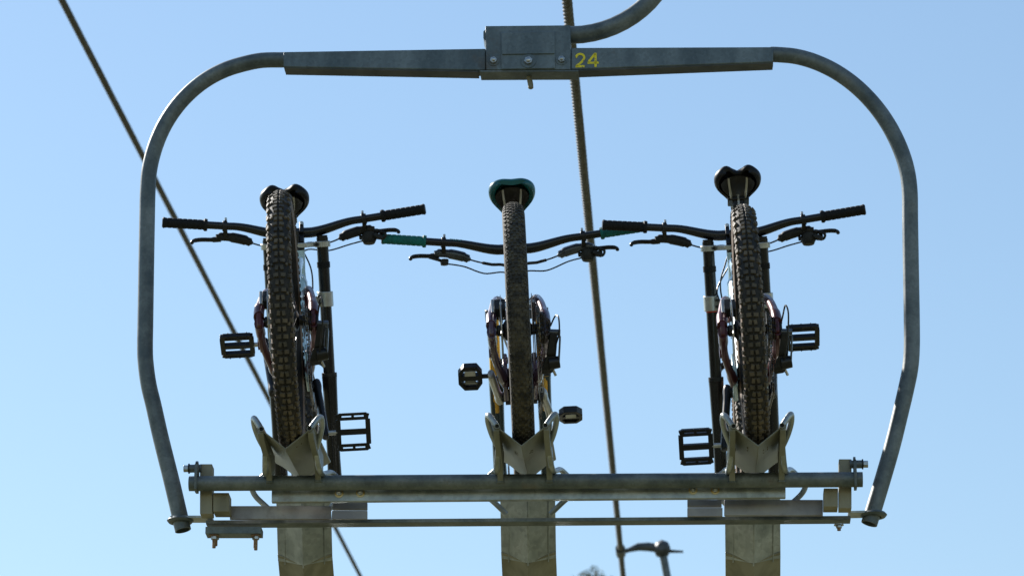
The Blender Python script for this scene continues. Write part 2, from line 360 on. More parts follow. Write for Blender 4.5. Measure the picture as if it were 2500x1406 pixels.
# brackets at each end: block behind the cross tube, pivot bolt, side box, steel plates
def bx(px0, py0, px1, py1, y0, y1, name, mt, par=car, bev=.0015): return beam([(px0, py0), (px1, py0), (px1, py1), (px0, py1)], y0, y1).build(name, mt, par, bev)
bx(488, 1132, 518, 1254, .23, .275, 'side_bracket', TAN); bx(2048, 1120, 2079, 1240, .23, .275, 'side_bracket', TAN)
bx(520, 1202, 559, 1248, .232, .29, 'side_box', TAN); bx(2011, 1191, 2046, 1236, .232, .29, 'side_box', TAN)
for sx, px, py in ((-1, 489, 1143), (1, 2078, 1133)):
    p = L(px, py, .23); d = V((sx, 0, 0))
    MB().tube([p - d * .004, p + d * .030], .0115, 16).build('pivot_bush', GALV, car)
    MB().tube([p + d * .030, p + d * .0335], .0145, 16).build('washer', BLK, car)
    MB().tube([p + d * .0335, p + d * .047], .0105, 6).build('nut', ZINC, car, .001)
    MB().tube([p + d * .006, p + d * .012], .021, 16).build('washer', GALV, car)
bx(561, 1234, 808, 1267, .292, .300, 'steel_plate', STEELP); bx(812, 1226, 897, 1244, .292, .300, 'steel_plate', STEELP); bx(810, 1245.5, 897, 1267, .27, .276, 'steel_plate', STEELP)
bx(1768, 1219, 2009, 1258, .292, .300, 'steel_plate', STEELP); bx(1678, 1219, 1762, 1237, .292, .300, 'steel_plate', STEELP); bx(1678, 1238.5, 1764, 1260, .27, .276, 'steel_plate', STEELP)

# ------------------------------------------------------------------ wheel trays
PROF = [(-.079, .058), (-.057, .046), (0, 0), (.057, .046), (.079, .058)]
def tray(tipx, tipy):
    tip = L(tipx, tipy, -.05); x0 = tip.x
    A = tip; B = A + TD * .47
    C = B + V((-.007, .12, -.215)); D = C + V((0, .20, -.15)); E = C + V((0, .46, .02)); F = V((x0, 1.25, A.z - .10)); G_ = F + V((0, .28, .10))
    root = None
    def chan(path, name, mt):
        mb = MB(); rings = []
        k = len(path)
        for i, p in enumerate(path):
            t = ((path[min(i + 1, k - 1)] - p).normalized() + (p - path[max(i - 1, 0)]).normalized()).normalized()
            sgl = (path[min(i + 1, k - 1)] - path[max(i - 1, 0)])
            nn = V((0, -t.z, t.y)); seg = (path[i + 1] - p) if i < k - 1 else (p - path[i - 1]); cs = 1 / max(.3, t.dot(seg.normalized()))
            rings.append([p + V((u, 0, 0)) + nn * v * cs for u, v in PROF] + [p + V((u, 0, 0)) + nn * (v - .005) * cs for u, v in PROF[::-1]])
        n = 10
        vs = [q for r in rings for q in r]; fs = []
        for i in range(k - 1):
            for j in range(n): fs.append((i * n + j, i * n + (j + 1) % n, (i + 1) * n + (j + 1) % n, (i + 1) * n + j))
        for b in (0, (k - 1) * n):
            for j in range(4): fs.append((b + j, b + j + 1, b + 8 - j, b + 9 - j))
        mb.add(vs, fs)
        return mb.build(name, mt, car, .0012, ang=25)
    root = chan([A, B], 'wheel_tray', ALU)
    wel = chan([B + V((-.006, .004, -.006)), C], 'drop_channel', GALVL); wel2 = chan([C + V((0, .001, -.001)), D], 'front_channel', TAN); wel3 = chan([E, F, G_], 'front_channel', ALU); bk = chan([D + V((0, .004, .002)), E + V((0, -.004, -.004))], 'front_channel', GALVL)  # ground-facing front section carries the bounce light as olive colour
    for o in (wel, wel2, wel3, bk): o.parent = root
    zb = L(tipx, 1175, BY).z
    ax_ = (C - B).normalized(); nn_ = V((0, -ax_.z, ax_.y))
    for u, v in ((0, 0), (-.057, .046), (.057, .046)):
        a_ = B + V((u, .004, -.006)) + nn_ * (v - .006); pts = [a_ + ax_ * (C - B).length * k / 24 for k in range(1, 25)]
        MB().tube(pts, [.0016 + .0007 * (k % 2) for k in range(24)], 6).build('weld_bead', GALVL, root)
    for s in (-1, 1):
        # side plate under the tray edge, from the ear back and down to the cross tube
        zt = zb - A.z; yb = BY - A.y
        gs = [(-.004, .056), (-.004, .040), (.012, .028), (yb - .060, zt + .030), (yb - .026, zt - .006), (yb - .004, zt - .002), (yb + .03, zt + .022), (yb + .03, .064)]
        MB().prism(gs, .0605, .0765, lambda u, v, t: V((x0 + s * t, A.y + u, A.z + v))).build('side_plate', ALU, root, .0012)
        q1 = V((x0 + s * .058, BY - .0235, zb - .006)); q2 = V((x0 + s * .079, BY - .0235, zb - .006))
        MB().tube([q1.lerp(q2, k / 6) + V((0, .002 * (k % 2), 0)) for k in range(7)], [.004 + .0012 * (k % 2) for k in range(7)], 8).build('weld_bead', GALV, root)
        # rod socket and flared guide rod
        e = V((x0 + s * .066, A.y, A.z + .051))
        MB().pipe([e + V((0, -.0135, 0)), e + V((0, .05, .006))], .0075, .002, 14).build('rod_socket', ALU, root); MB().tube([e + V((0, -.010, 0)), e + V((0, -.006, 0))], .0062, 12).build('bore_shade_disc', BORE_SHADE, root)  # dark disc stands in for the shade inside the socket
        rod = [e + V((s * .001, .002, .003)), e + V((s * .012, .008, .022)), e + V((s * .022, .016, .038)), e + V((s * .027, .030, .043)), e + V((s * .027, .055, .030)), e + V((s * .019, .085, .008)), e + V((s * .008, .115, -.010)), e + V((s * .0, .16, -.014))]
        MB().tube(spl(rod, 5), .0085, 12).build('guide_rod', GALVL, root, ang=60)
        dy = tipy - 1086 + (10 if s < 0 else 0) * 0
        sh = 17 - (tipx - 1273) * .028; f1, f2 = L(tipx + sh + s * 96, 1162 + dy, .33), L(tipx + sh + s * 114, 1182 + dy, .34); f3, f4 = L(tipx + sh + s * 106, 1204 + dy, .35), L(tipx + sh + s * 54, 1254 + dy, .38)
        br = [V((x0 + s * .070, A.y + .12, A.z + .03)), V((x0 + s * .078, A.y + .20, A.z - .01)), L(tipx + sh + s * 78, 1146 + dy, .30), f1, f2, f3, f3.lerp(f4, .5), f4]
        MB().tube(spl(br, 5), .008, 10).build('brace_rod', GALVL, root, ang=60)
    return A
TA = [tray(697, 1093), tray(1273, 1086), tray(1851, 1086)]

# ------------------------------------------------------------------ bicycles
def wheel(bike, name, P, c, R, tread_kind, rotor_side, tw=.031, knob=.0042, spokes=28):
    """tyre, tread, rim, hub, rotor, spokes"""
    root = MB(); rt = tw; Rc = R - rt - knob
    tp = [(Rc + rt * math.cos(R_(a)), rt * math.sin(R_(a))) for a in range(-130, 131, 20)]
    tp += [(Rc - rt * .95, rt * .42), (Rc - rt * .95, -rt * .42)]
    ty = P(MB().lathe(tp, 96, c=c), name, TYRE if tread_kind == 'block' else TYRE2, bike, ang=60)
    sw = MB()
    for s in (-1, 1):
        sw.lathe([(Rc + (rt + .0007) * math.cos(R_(a)), s * (rt + .0007) * math.sin(R_(a))) for a in (62, 75, 90, 105, 120)] + [(Rc + (rt - .002) * math.cos(R_(a)), s * (rt - .002) * math.sin(R_(a))) for a in (118, 64)], 96, c=c)
    P(sw, 'sidewall', SIDE if tread_kind == 'block' else TYRE2, ty)
    rnd = random.Random(hash(name) % 99 + int(R * 1e4)); c = V(c); tr = MB()
    def kb(t, ph, wx, ln, h, sk=0):
        rad = V((0, math.cos(t), math.sin(t))); tan = V((0, -math.sin(t), math.cos(t)))
        nn = rad * math.cos(ph) + V((math.sin(ph), 0, 0)); nn = (rad * math.cos(ph) + V((1, 0, 0)) * math.sin(ph)); lat = V((1, 0, 0)) * math.cos(ph) - rad * math.sin(ph)
        base = c + rad * Rc + nn * (rt - .0012); l2 = (lat + tan * sk).normalized(); t2 = (tan - lat * sk).normalized()
        lo = [base + l2 * a * wx / 2 + t2 * b * ln / 2 for a, b in ((-1, -1), (1, -1), (1, 1), (-1, 1))]
        hi = [base + nn * (h + .0012) + l2 * a * wx * .43 + t2 * b * ln * .42 for a, b in ((-1, -1), (1, -1), (1, 1), (-1, 1))]
        tr.hull8(lo, hi)
    if tread_kind == 'block':
        n = 108
        for i in range(n):
            t = 2 * math.pi * i / n; j = lambda: rnd.uniform(-.004, .004)
            if i % 2:
                for s in (-1, 1): kb(t, s * .29 + j(), .0145, .0125, knob, s * .05)
            else:
                for s in (-1, 1): kb(t, s * .20 + j(), .0100, .0145, knob, -s * .18)
            for s in (-1, 1):
                if i % 2: kb(t, s * .98, .0135, .0140, knob * 1.05, s * .12)
                else: kb(t + .01, s * 1.10, .0105, .0120, knob * .95, 0); 
                if i % 4 == 1: kb(t + .024, s * .62, .007, .009, knob * .9, s * .3)
    else:
        n = 190
        for i in range(n):
            t = 2 * math.pi * i / n
            offs = (-.5, 0, .5) if i % 2 else (-.26, .26)
            for o in offs: kb(t, o + rnd.uniform(-.02, .02), .0085, .0078, knob, 0)
            for s in (-1, 1): kb(t + .01 * (i % 2), s * (.92 if i % 2 else .80), .0085, .0082, knob)
    P(tr, 'tread', TREAD if tread_kind == 'block' else TYRE2, ty, kind='stuff', ang=25)
    rr = Rc - rt * .55
    P(MB().lathe([(rr, -.0165), (rr + .004, -.0145), (rr - .004, -.012), (rr - .004, .012), (rr + .004, .0145), (rr, .0165), (rr - .018, .011), (rr - .021, 0), (rr - .018, -.011)], 72, c=c), 'rim', BLKG, ty)
    P(MB().lathe([(.012, -.062), (.016, -.058), (.016, -.045), (.029, -.036), (.029, -.032), (.017, -.026), (.016, .018), (.029, .026), (.029, .030), (.016, .036), (.014, .062)], 24, c=c, closed=False), 'hub', BLK, ty)
    sm = None
    for i in range(spokes):
        t = 2 * math.pi * i / spokes; s = 1 if i % 2 else -1; tt = t + (.55 if (i // 2) % 2 else -.55)
        a = c + V((s * .029, .027 * math.cos(tt), .027 * math.sin(tt))); b = c + V((s * .004, (rr - .019) * math.cos(t), (rr - .019) * math.sin(t)))
        P(MB().tube([a, b], .0011, 5), 'spoke', BLK, ty)
    if rotor_side:
        rx = rotor_side * .047; ro = MB()
        ro.lathe([(.100, rx - .001), (.100, rx + .001), (.086, rx + .001), (.086, rx - .001)], 56, c=c)
        for i in range(6):
            t = 2 * math.pi * i / 6; ro.tube([c + V((rx, .022 * math.cos(t), .022 * math.sin(t))), c + V((rx, .088 * math.cos(t + .5), .088 * math.sin(t + .5)))], .003, 4)
        ro.lathe([(.026, rx - .002), (.026, rx + .002), (.014, rx + .002), (.014, rx - .002)], 20, c=c)
        P(ro, 'brake_rotor', ROTOR, ty)
    return ty

def flat_pedal(P, par, c, tilt, s, mt):
    m = M.Translation(c) @ M.Rotation(tilt, 4, 'X'); mb = MB(); W, D, T = .100, .100, .013
    def b(cx, cy, dx, dy, dz=T): mb.box((s * cx, cy, 0), (dx, dy, dz))
    # inner and outer ends bowed, double rails front and rear, broad spine on the axle
    for cx, dx in ((.009, .014), (.094, .014)): b(cx, 0, dx, D * .72)
    for sg in (-1, 1):
        b(.0515, sg * .038, .090, .009); b(.0515, sg * .0505, .080, .008)
        for cx in (.016, .0515, .087): b(cx, sg * .0455, .008, .008, T * .8)
        for cx in (.011, .092): mb.box((s * cx, sg * .043, 0), (.010, .018, T * .98), M.Rotation(sg * s * (.35 if cx < .05 else -.35), 3, 'Z'))
    b(.0515, 0, .092, .017, T * 1.05)
    for cx in (.022, .048, .076):
        for sg in (-1, 1):
            for z in (-1, 1): mb.tube([(s * cx, sg * .051, z * .005), (s * cx, sg * .051, z * .0105)], .0019, 6)
    mb.xf(m); pd = P(mb, 'pedal', mt, par, bevel=.0012)
    P(MB().tube([(s * .008, 0, 0), (-s * .030, 0, 0)], .0068, 12).xf(m), 'axle', CAGE, pd)
    return pd
def clip_pedal(P, par, c, tilt, s):
    m = M.Translation(c) @ M.Rotation(tilt, 4, 'X') @ M.Scale(1.04, 4); mb = MB()
    oc = [(.004, .018), (.018, .040), (.054, .040), (.070, .018), (.070, -.018), (.054, -.040), (.018, -.040), (.004, -.018)]
    ic = [(.014, .014), (.022, .030), (.050, .030), (.060, .014), (.060, -.014), (.050, -.030), (.022, -.030), (.014, -.014)]
    for i in range(8):
        j = (i + 1) % 8; q = [oc[i], oc[j], ic[j], ic[i]]
        mb.prism(q, -.010, .010, lambda u, v, t: V((s * u, v, t)))
    mb.box((s * .037, 0, 0), (.05, .016, .019)); mb.xf(m); pd = P(mb, 'pedal', BLK, par, bevel=.001)
    k = MB()
    for sg in (-1, 1):
        k = MB(); k.box((s * .037, sg * .018, .008 * sg), (.030, .014, .014), M.Rotation(sg * .4, 3, 'X')); k.box((s * .037, sg * .024, .002 * sg), (.042, .008, .006))
        P(k.xf(m), 'cleat_jaw', CAGE, pd, bevel=.001)
    P(MB().tube([(s * .008, 0, 0), (-s * .028, 0, 0)], .0065, 12).xf(m), 'axle', BLK, pd)
    return pd

def saddle(P, par, c, pitch, mt, lobes=1.0, sc=1.0, lip=.008):
    m = M.Translation(c) @ M.Rotation(pitch, 4, 'X') @ M.Scale(sc, 4)
    ws = [(.0, .0715), (.22, .0715), (.30, .068), (.40, .058), (.50, .045), (.60, .034), (.72, .0265), (.86, .022), (1, .020)]
    def wraw(u):
        for (a, x), (b, y) in zip(ws, ws[1:]):
            if u <= b: return x + (y - x) * (u - a) / (b - a)
        return ws[-1][1]
    us = [.17 * (1 - math.cos(math.pi / 2 * k / 12)) for k in range(13)] + [.17 + .83 * k / 28 for k in range(1, 29)]
    nt_, mb = 30, MB()
    def ring(u, k, ins):
        """one cross-section: from the left lip over the top to the right lip"""
        u = max(u, .0015); w0 = sum(wraw(min(1, max(0, u + q * .02))) for q in (-2, -1, 0, 1, 2)) / 5
        e = math.sqrt(max(0, 1 - (1 - min(u, .17) / .17) ** 2)); e2 = math.sqrt(max(0, 1 - (max(u, .93) - .93) ** 2 / .005)); f = (.22 + .78 * e) * e2 if u < .17 else e2
        w_ = (w0 * (.55 + .45 * e) if u < .17 else w0 * (.35 + .65 * e2)) - ins; h = (.030 if u < .3 else .030 - .010 * min(1, (u - .3) / .4)) * f - ins * .8
        out = []
        for q in range(nt_ + 1):
            t = R_(-28 + 236 * q / nt_); cx, sz = math.cos(t), math.sin(t)
            x = -w_ * (abs(cx) ** .75) * (1 if cx > 0 else -1); z = h * (abs(sz) ** .85) * (1 if sz > 0 else -1); nx = x / .0715
            y = .265 * u + lobes * .024 * (1 - u) ** 6 * math.exp(-(nx / .30) ** 2) + .5 * ins
            top = max(0, sz)
            z += top * lobes * (.010 * math.exp(-((abs(nx) - .52) / .32) ** 2) - .007 * math.exp(-(nx / .25) ** 2)) * (1 - u) ** 2.5 + .012 * (1 - u) ** 3 - .006 * u ** 2
            out.append(V((x, y, z - .022)))
        return out
    n = nt_ + 1; K = len(us)
    outer = [p for k, u in enumerate(us) for p in ring(u, k, 0)]; inner = [p for k, u in enumerate(us) for p in ring(u, k, lip)]
    T = len(outer); fs = []
    for i in range(K - 1):
        for j in range(nt_):
            a = i * n + j; fs.append((a, a + 1, a + n + 1, a + n)); fs.append((T + a, T + a + n, T + a + n + 1, T + a + 1))
        for j in (0, nt_):
            a = i * n + j; fs.append((a, a + n, T + a + n, T + a))
    for i in (0, K - 1):
        for j in range(nt_): a = i * n + j; fs.append((a, a + 1, T + a + 1, T + a))
    mb.add(outer + inner, fs); mb.xf(m)
    sd = P(mb, 'saddle', mt, par, ang=60)
    # plastic shell below
    sh = MB()
    pts = [V((0, .03, -.030)), V((0, .10, -.028)), V((0, .2, -.026)), V((0, .245, -.022))]
    vs = []; 
    for y, hw in ((.022, .040), (.05, .052), (.09, .046), (.14, .026), (.2, .015), (.24, .010)):
        for k in range(7):
            a = -1 + k / 3; vs.append(V((hw * a, y, -.030 + .012 * (1 - a * a) + .010 * max(0, 1 - y / .12) ** 2)))
    f2 = [(i * 7 + j, i * 7 + j + 1, i * 7 + j + 8, i * 7 + j + 7) for i in range(5) for j in range(6)]
    sh.add(vs, f2); o = [p + V((0, 0, -.003)) for p in vs]; sh.add(o, [f[::-1] for f in f2])
    P(sh.xf(m), 'saddle_shell', BLKM, sd)
    for s in (-1, 1):
        r = spl([(s * .028, .028, -.018), (s * .026, .05, -.036), (s * .022, .09, -.052), (s * .022, .15, -.052), (s * .018, .20, -.042), (s * .006, .235, -.026)], 5)
        P(MB().tube(r, .0035, 8).xf(m), 'rail', CAGE, sd)
    return sd

def make_bike(A, spec):
    """A: near end of the tray (carrier frame)."""
    R = spec['R']; cc = A + TD * spec['along'] + V((spec['dx'], 0, 0)); n = TN; ax = cc + n * (R - .034 + .034 / math.sin(math.atan2(57, 46)) - spec.get('sink', 0))
    rot = M.Rotation(YAW - spec['yaw'], 4, 'Z') @ M.Rotation(-spec['lean'], 4, 'Y') @ M.Rotation(spec['pitch'], 4, 'X')
    W = CH @ M.Translation(ax) @ rot @ M.Translation((0, 0, -R))
    bike = empty('mountain_bike', W)
    tag(bike, spec['label'], 'bicycle', 'mountain bikes in the carrier')
    up = M.Translation((0, 0, R))
    def P(mb, name, mt, par, **k):
        return mb.xf(up).build(name, mt, par or bike, **k)
    dual = spec['dual']; fm, sm = spec['frame'], spec['stay']
    Rf = spec.get('Rf', .372)
    wheel(bike, 'rear_wheel', P, (0, 0, 0), R, spec['tread'], -1, spec.get('tw', .031), spec.get('knob', .0056))
    wheel(bike, 'front_wheel', P, (0, 1.25, spec['fz']), Rf, spec['tread'], -1, .031, spec.get('knob', .0056))
    fz = spec['fz']; LX = spec.get('legx', .083)
    ha = R_(64); uax = V((0, -math.cos(ha), math.sin(ha))); fwdp = V((0, math.sin(ha), math.cos(ha)))
    fa = V((0, 1.25, fz)); sa = fa - fwdp * .044                       # point on the steering axis
    S = lambda s, x=0, f=0: sa + uax * s + V((x, 0, 0)) + fwdp * f
    # ---- fork
    lo_top = .335 if dual else .35
    for s in (-1, 1):
        x = s * LX
        stm = BLKG if dual else GOLD
        top = .765 if dual else .545
        P(MB().tube([S(.20, x, .03 + .0), S(top, x, .030 if dual else .018)], .018, 20), 'stanchion', stm, None)
        lw = [S(-.028, x, .040), S(.02, x, .040), S(.08, x, .036), S(.2, x, .032), S(lo_top - .02, x, .031), S(lo_top, x, .030)]
        lg = P(MB().tube(lw, [.017, .022, .0205, .0205, .0225, .0235], 20), 'fork_lower', spec['lower'], None)
        P(MB().tube([S(lo_top, x, .030), S(lo_top + .012, x, .030)], .0235, 20), 'wiper_seal', BLKM, lg)
        if dual:
            P(MB().tube([S(.672, x, .030), S(.690, x, .030)], .0205, 18), 'bumper', GRIP, None)
            P(MB().tube([S(.765, x, .030), S(.772, x, .030)], .0165, 16), 'top_cap', BLK, None)
    ar = [S(lo_top - .02, s * LX, .034) for s in (-1,)] + [S(lo_top + .035, -.07, .06), S(lo_top + .052, -.03, .07), S(lo_top + .052, .03, .07), S(lo_top + .035, .07, .06), S(lo_top - .02, LX, .034)]
    P(MB().tube(spl(ar, 4), .010, 10, sq=1.4), 'fork_arch', spec['lower'], None)
    def crown(s, h, mt, wd, name):
        mb = MB(); r3 = M(((1, 0, 0), (0, fwdp.y, uax.y), (0, fwdp.z, uax.z)))
        for sg in (-1, 1): mb.tube([S(s - h / 2, sg * LX, .030), S(s + h / 2, sg * LX, .030)], .0245, 20)
        mb.prism([(-.068, .046), (-.03, .022), (.03, .022), (.068, .046), (.068, .016), (.034, -.022), (-.034, -.022), (-.068, .016)], -h * wd, h * wd, lambda u, v, t: S(s + t, u, v))
        cr = P(mb, name, mt, None, bevel=.0015)
        for sg in (-1, 1):
            for t in ((0,) if h < .02 else (-.010, .010)):
                p = S(s + t, sg * .066, .006); P(MB().tube([p - fwdp * .0, p - fwdp * .004], .0052, 12), 'bolt', BLK, cr)
        return cr
    if dual:
        crown(.745, .018, CAGE, .40, 'upper_crown'); crown(.575, .046, CAGE, .22, 'lower_crown')
        if spec.get('ring'): P(MB().tube([S(.548, -LX, .03), S(.552, -LX, .03)], .0195, 18), 'red_ring', REDP, None)
    else:
        crown(.545, .034, BLK, .42, 'fork_crown')
    P(MB().tube([S(.50), S(.79 if dual else .70)], .0155, 16), 'steerer', BLK, None)
    # ---- front triangle
    hb, ht = (.60, .73) if dual else (.565, .675)
    fr = MB()
    fr.tube([S(hb), S((hb + ht) / 2), S(ht)], [.031, .027, .029], 20)
    bb = V((0, .435, -.022 + spec.get('bbz', 0)))
    fr.tube(spl([S(hb + .035), S(hb + .01, 0, -.09), V((0, .66, .13)), bb + V((0, .045, .03))], 5), [.027] * 4 + [.034] * 6 + [.036] * 6, 18, sq=1.15)
    fr.tube(spl([S(ht - .03), S(ht - .04, 0, -.10), V((0, .50, .335)), V((0, .335, .30))], 5), [.025] * 6 + [.023] * 10, 16, sq=.9)
    fr.tube([bb + V((0, -.01, .02)), V((0, .37, .16)), V((0, .315, .345))], [.036, .026, .021], 18)
    fro = P(fr, 'frame', fm, None, ang=60)
    P(MB().tube([bb - V((.046, 0, 0)), bb + V((.046, 0, 0))], .024, 24), 'bottom_bracket', BLK, fro)
    P(MB().tube([S(ht), S(ht + .012)], [.027, .020], 20), 'headset_cover', BLK, fro)
    # shock and rocker
    P(MB().tube([V((0, .40, .215)), V((0, .56, .255))], .021, 18), 'shock', BLK, fro)
    # ---- rear stays
    for s in (-1, 1):
        cs = spl([(s * .076, -.012, -.008), (s * .0745, .05, -.012), (s * .072, .12, -.02), (s * .056, .24, -.028), (s * .046, .34, -.012), (s * .044, .395, .01)], 5)
        st = P(MB().tube(cs, [.0135] * 6 + [.011] * 10 + [.014] * 10, 12, sq=1.5), 'chainstay', sm, None, ang=60)
        ss = spl([(s * .076, -.008, .012), (s * .075, .03, .055), (s * .066, .12, .13), (s * .056, .25, .20), (s * .040, .37, .24)], 5)
        P(MB().tube(ss, [.015] * 6 + [.012] * 15, 12, sq=1.3), 'seatstay', sm, None, ang=60)
        P(MB().prism([(.255, .165), (.27, .215), (.36, .262), (.44, .25), (.445, .215), (.36, .205), (.30, .155)], .043, .054, lambda u, v, t: V((s * t, u, v))), 'rocker_link', sm, None, bevel=.003)
        P(MB().prism([(.30, -.045), (.29, .02), (.34, .075), (.42, .06), (.45, .0), (.40, -.05)], .036, .050, lambda u, v, t: V((s * t, u, v))), 'pivot_plate', fm if dual else sm, None, bevel=.004)
        dp = [(-.022, -.020), (-.022, .022), (.0, .038), (.03, .03), (.075, -.002), (.125, -.006), (.13, -.036), (.08, -.042), (.02, -.034)]
        P(MB().prism(dp, .0685, .0815, lambda u, v, t: V((s * t, u, v))), 'dropout', sm, st, bevel=.003)
        P(MB().tube([(s * .0805, 0, 0), (s * .088, 0, 0)], .009, 8), 'axle_nut', BLK, st)
        P(MB().lathe([(.018, s * .078), (.018, s * .086), (.005, s * .087)], 18, c=(0, .10, -.02), closed=False), 'pivot_bolt', sm, st)
    P(MB().tube([(-.082, 0, 0), (.082, 0, 0)], .0075, 12), 'axle', CAGE, None)
    P(MB().tube(spl([(-.05, .30, -.02), (-.03, .35, .02), (.03, .35, .02), (.05, .30, -.02)], 4), .013, 10), 'stay_bridge', sm, None)
    # ---- rear brake caliper on top of the left stay
    cal = MB(); cal.box((-.051, .045, .088), (.034, .060, .028), M.Rotation(.9, 3, 'X')); cal.box((-.068, .038, .076), (.014, .045, .022), M.Rotation(.9, 3, 'X'))
    co = P(cal, 'brake_caliper', BLKM, None, bevel=.003)
    P(MB().tube([(-.070, .012, .060), (-.070, .028, .105)], .005, 8), 'bolt', CAGE, co)
    # ---- cassette, chain, derailleur
    nsp = spec['sprockets']
    for k in range(nsp):
        x = .040 + .0042 * k if nsp > 8 else .048 + .0046 * k; r = spec['big'] + (.024 - spec['big']) * (k / (nsp - 1)) ** .8; nt_ = max(11, int(r / .0021)); mb = MB()
        pr = []
        for i in range(nt_ * 2): 
            a = math.pi * i / nt_; q = r + (.0026 if i % 2 else -.0022); pr.append((q * math.cos(a), q * math.sin(a)))
        mb.prism(pr, x - .0009, x + .0009, lambda u, v, t: V((t, u, v))); P(mb, 'sprocket', CASS, None)
    cx = .056; jr = .021
    j1, j2 = V((cx, .045, -.085)), V((cx + .001, .10, -.155)) if nsp > 8 else V((cx, .08, -.135))
    hang = MB(); hang.prism([(-.012, .012), (.012, .012), (.016, -.03), (-.004, -.036), (-.016, -.012)], .0825, .0895, lambda u, v, t: V((t, u, v)))
    de = P(hang, 'derailleur', BLK, None, bevel=.002)
    b1 = MB(); b1.hull8([V((.086, -.024, -.022)), V((.108, -.020, -.024)), V((.108, .004, -.030)), V((.086, .002, -.030))], [V((.074, .004, -.078)), V((.100, .006, -.076)), V((.100, .036, -.084)), V((.074, .036, -.086))])
    P(b1, 'derailleur_body', BLKM, de, bevel=.004)
    b2 = MB(); b2.hull8([V((.070, .010, -.078)), V((.106, .012, -.076)), V((.104, .044, -.084)), V((.070, .044, -.086))], [V((.058, .026, -.112)), V((.092, .028, -.108)), V((.090, .056, -.114)), V((.058, .056, -.118))])
    P(b2, 'derailleur_knuckle', BLKM, de, bevel=.005)
    P(MB().tube([(.080, .030, -.094), (.110, .030, -.090)], [.019, .017], 18), 'clutch_housing', BLK, de, bevel=.001)
    P(MB().tube([(.086, -.014, -.018), (.116, -.013, -.020)], .009, 12), 'pivot_bolt', GREY, de)
    P(MB().hull8([V((.112, -.016, -.03)), V((.117, -.014, -.03)), V((.117, .006, -.036)), V((.112, .004, -.036))], [V((.106, .006, -.088)), V((.111, .008, -.088)), V((.111, .026, -.092)), V((.106, .024, -.092))]), 'outer_link', GREY, de, bevel=.001)
    P(MB().tube([(.090, .046, -.104), (.098, .060, -.118)], .004, 8), 'barrel_adjuster', CAGE, de)
    for dx in (-.0065, .0065):
        cg = MB(); dd = (j2 - j1).normalized(); nn = V((0, -dd.z, dd.y))
        ring = [j1 + nn * .014 - dd * .012, j1 - nn * .014 - dd * .012, j2 - nn * .012 + dd * .014, j2 + nn * .012 + dd * .014]
        cg.hull8([p + V((dx - .0009, 0, 0)) for p in ring], [p + V((dx + .0009, 0, 0)) for p in ring]); P(cg, 'cage_plate', CAGE if nsp > 8 else BLK, de, bevel=.0008)
    for j in (j1, j2):
        pr = [((jr + (.0022 if i % 2 else -.0022)) * math.cos(math.pi * i / 12), (jr + (.0022 if i % 2 else -.0022)) * math.sin(math.pi * i / 12)) for i in range(24)]
        P(MB().prism(pr, -.0012, .0012, lambda u, v, t: j + V((t, u, v))), 'jockey_wheel', BLK, de)
    ccx, cr_ = .052, .066
    ang = lambda c, r, a: V((c.x, c.y + r * math.cos(R_(a)), c.z + r * math.sin(R_(a))))
    rk = spec['big'] * .62; kx = V((cx, 0, 0)); cc_ = V((ccx, bb.y, bb.z))
    path = [ang(cc_, cr_, a) for a in range(80, -91, -15)] + [ang(cc_, cr_, -110)] + [j2 + V((0, .006, -jr)), j2 + V((0, -jr, -.004)), j2.lerp(j1, .5) + V((0, .0, .0)), j1 + V((0, jr, .004)), j1 + V((0, .006, jr))] + [ang(kx, rk, a) for a in range(290, 100, -15)] + [ang(kx, rk, 92)]
    path.append(path[0]); dense = []
    for a, b in zip(path, path[1:]):
        d = (b - a).length; q = max(1, round(d / .0127)); dense += [a.lerp(b, i / q) for i in range(q)]
    ch = MB()
    for i, (a, b) in enumerate(zip(dense, dense[1:] + dense[:1])):
        if (b - a).length < .004: continue
        wv = .0034 if i % 2 else .0024; dd = (b - a).normalized(); nn = dd.cross(V((1, 0, 0))); ex = dd * .002
        for sg in (-1, 1):
            q = [V((sg * wv, 0, 0)) + nn * .0038, V((sg * wv, 0, 0)) - nn * .0038, V((sg * (wv - .001), 0, 0)) - nn * .0038, V((sg * (wv - .001), 0, 0)) + nn * .0038]
            ch.hull8([a - ex + p for p in q], [b + ex + p for p in q])
        ch.tube([a - V((.0036, 0, 0)), a + V((.0036, 0, 0))], .0022, 6)
    P(ch, 'chain', STEEL, None, ang=30)
    cbl = spl([(.086, .03, -.10), (.100, -.06, -.055), (.106, -.095, .0), (.100, -.085, .03), (.092, -.03, .02), (.085, .05, .02)], 6)
    if nsp > 8: cbl = spl([(.098, .0, -.06), (.112, -.03, -.03), (.113, -.035, .015), (.104, -.01, .032), (.090, .03, .02)], 6)
    P(MB().tube(cbl, .0024, 8), 'shift_cable', CABLE, None)
    # ---- cranks
    pr = []
    for i in range(68): a = math.pi * i / 34; q = cr_ + (.003 if i % 2 else -.002); pr.append((q * math.cos(a), q * math.sin(a)))
    P(MB().prism(pr, ccx - .0015, ccx + .0015, lambda u, v, t: V((t, bb.y + u, bb.z + v))), 'chainring', BLK, None)
    th = R_(spec['crank']); pos = {}
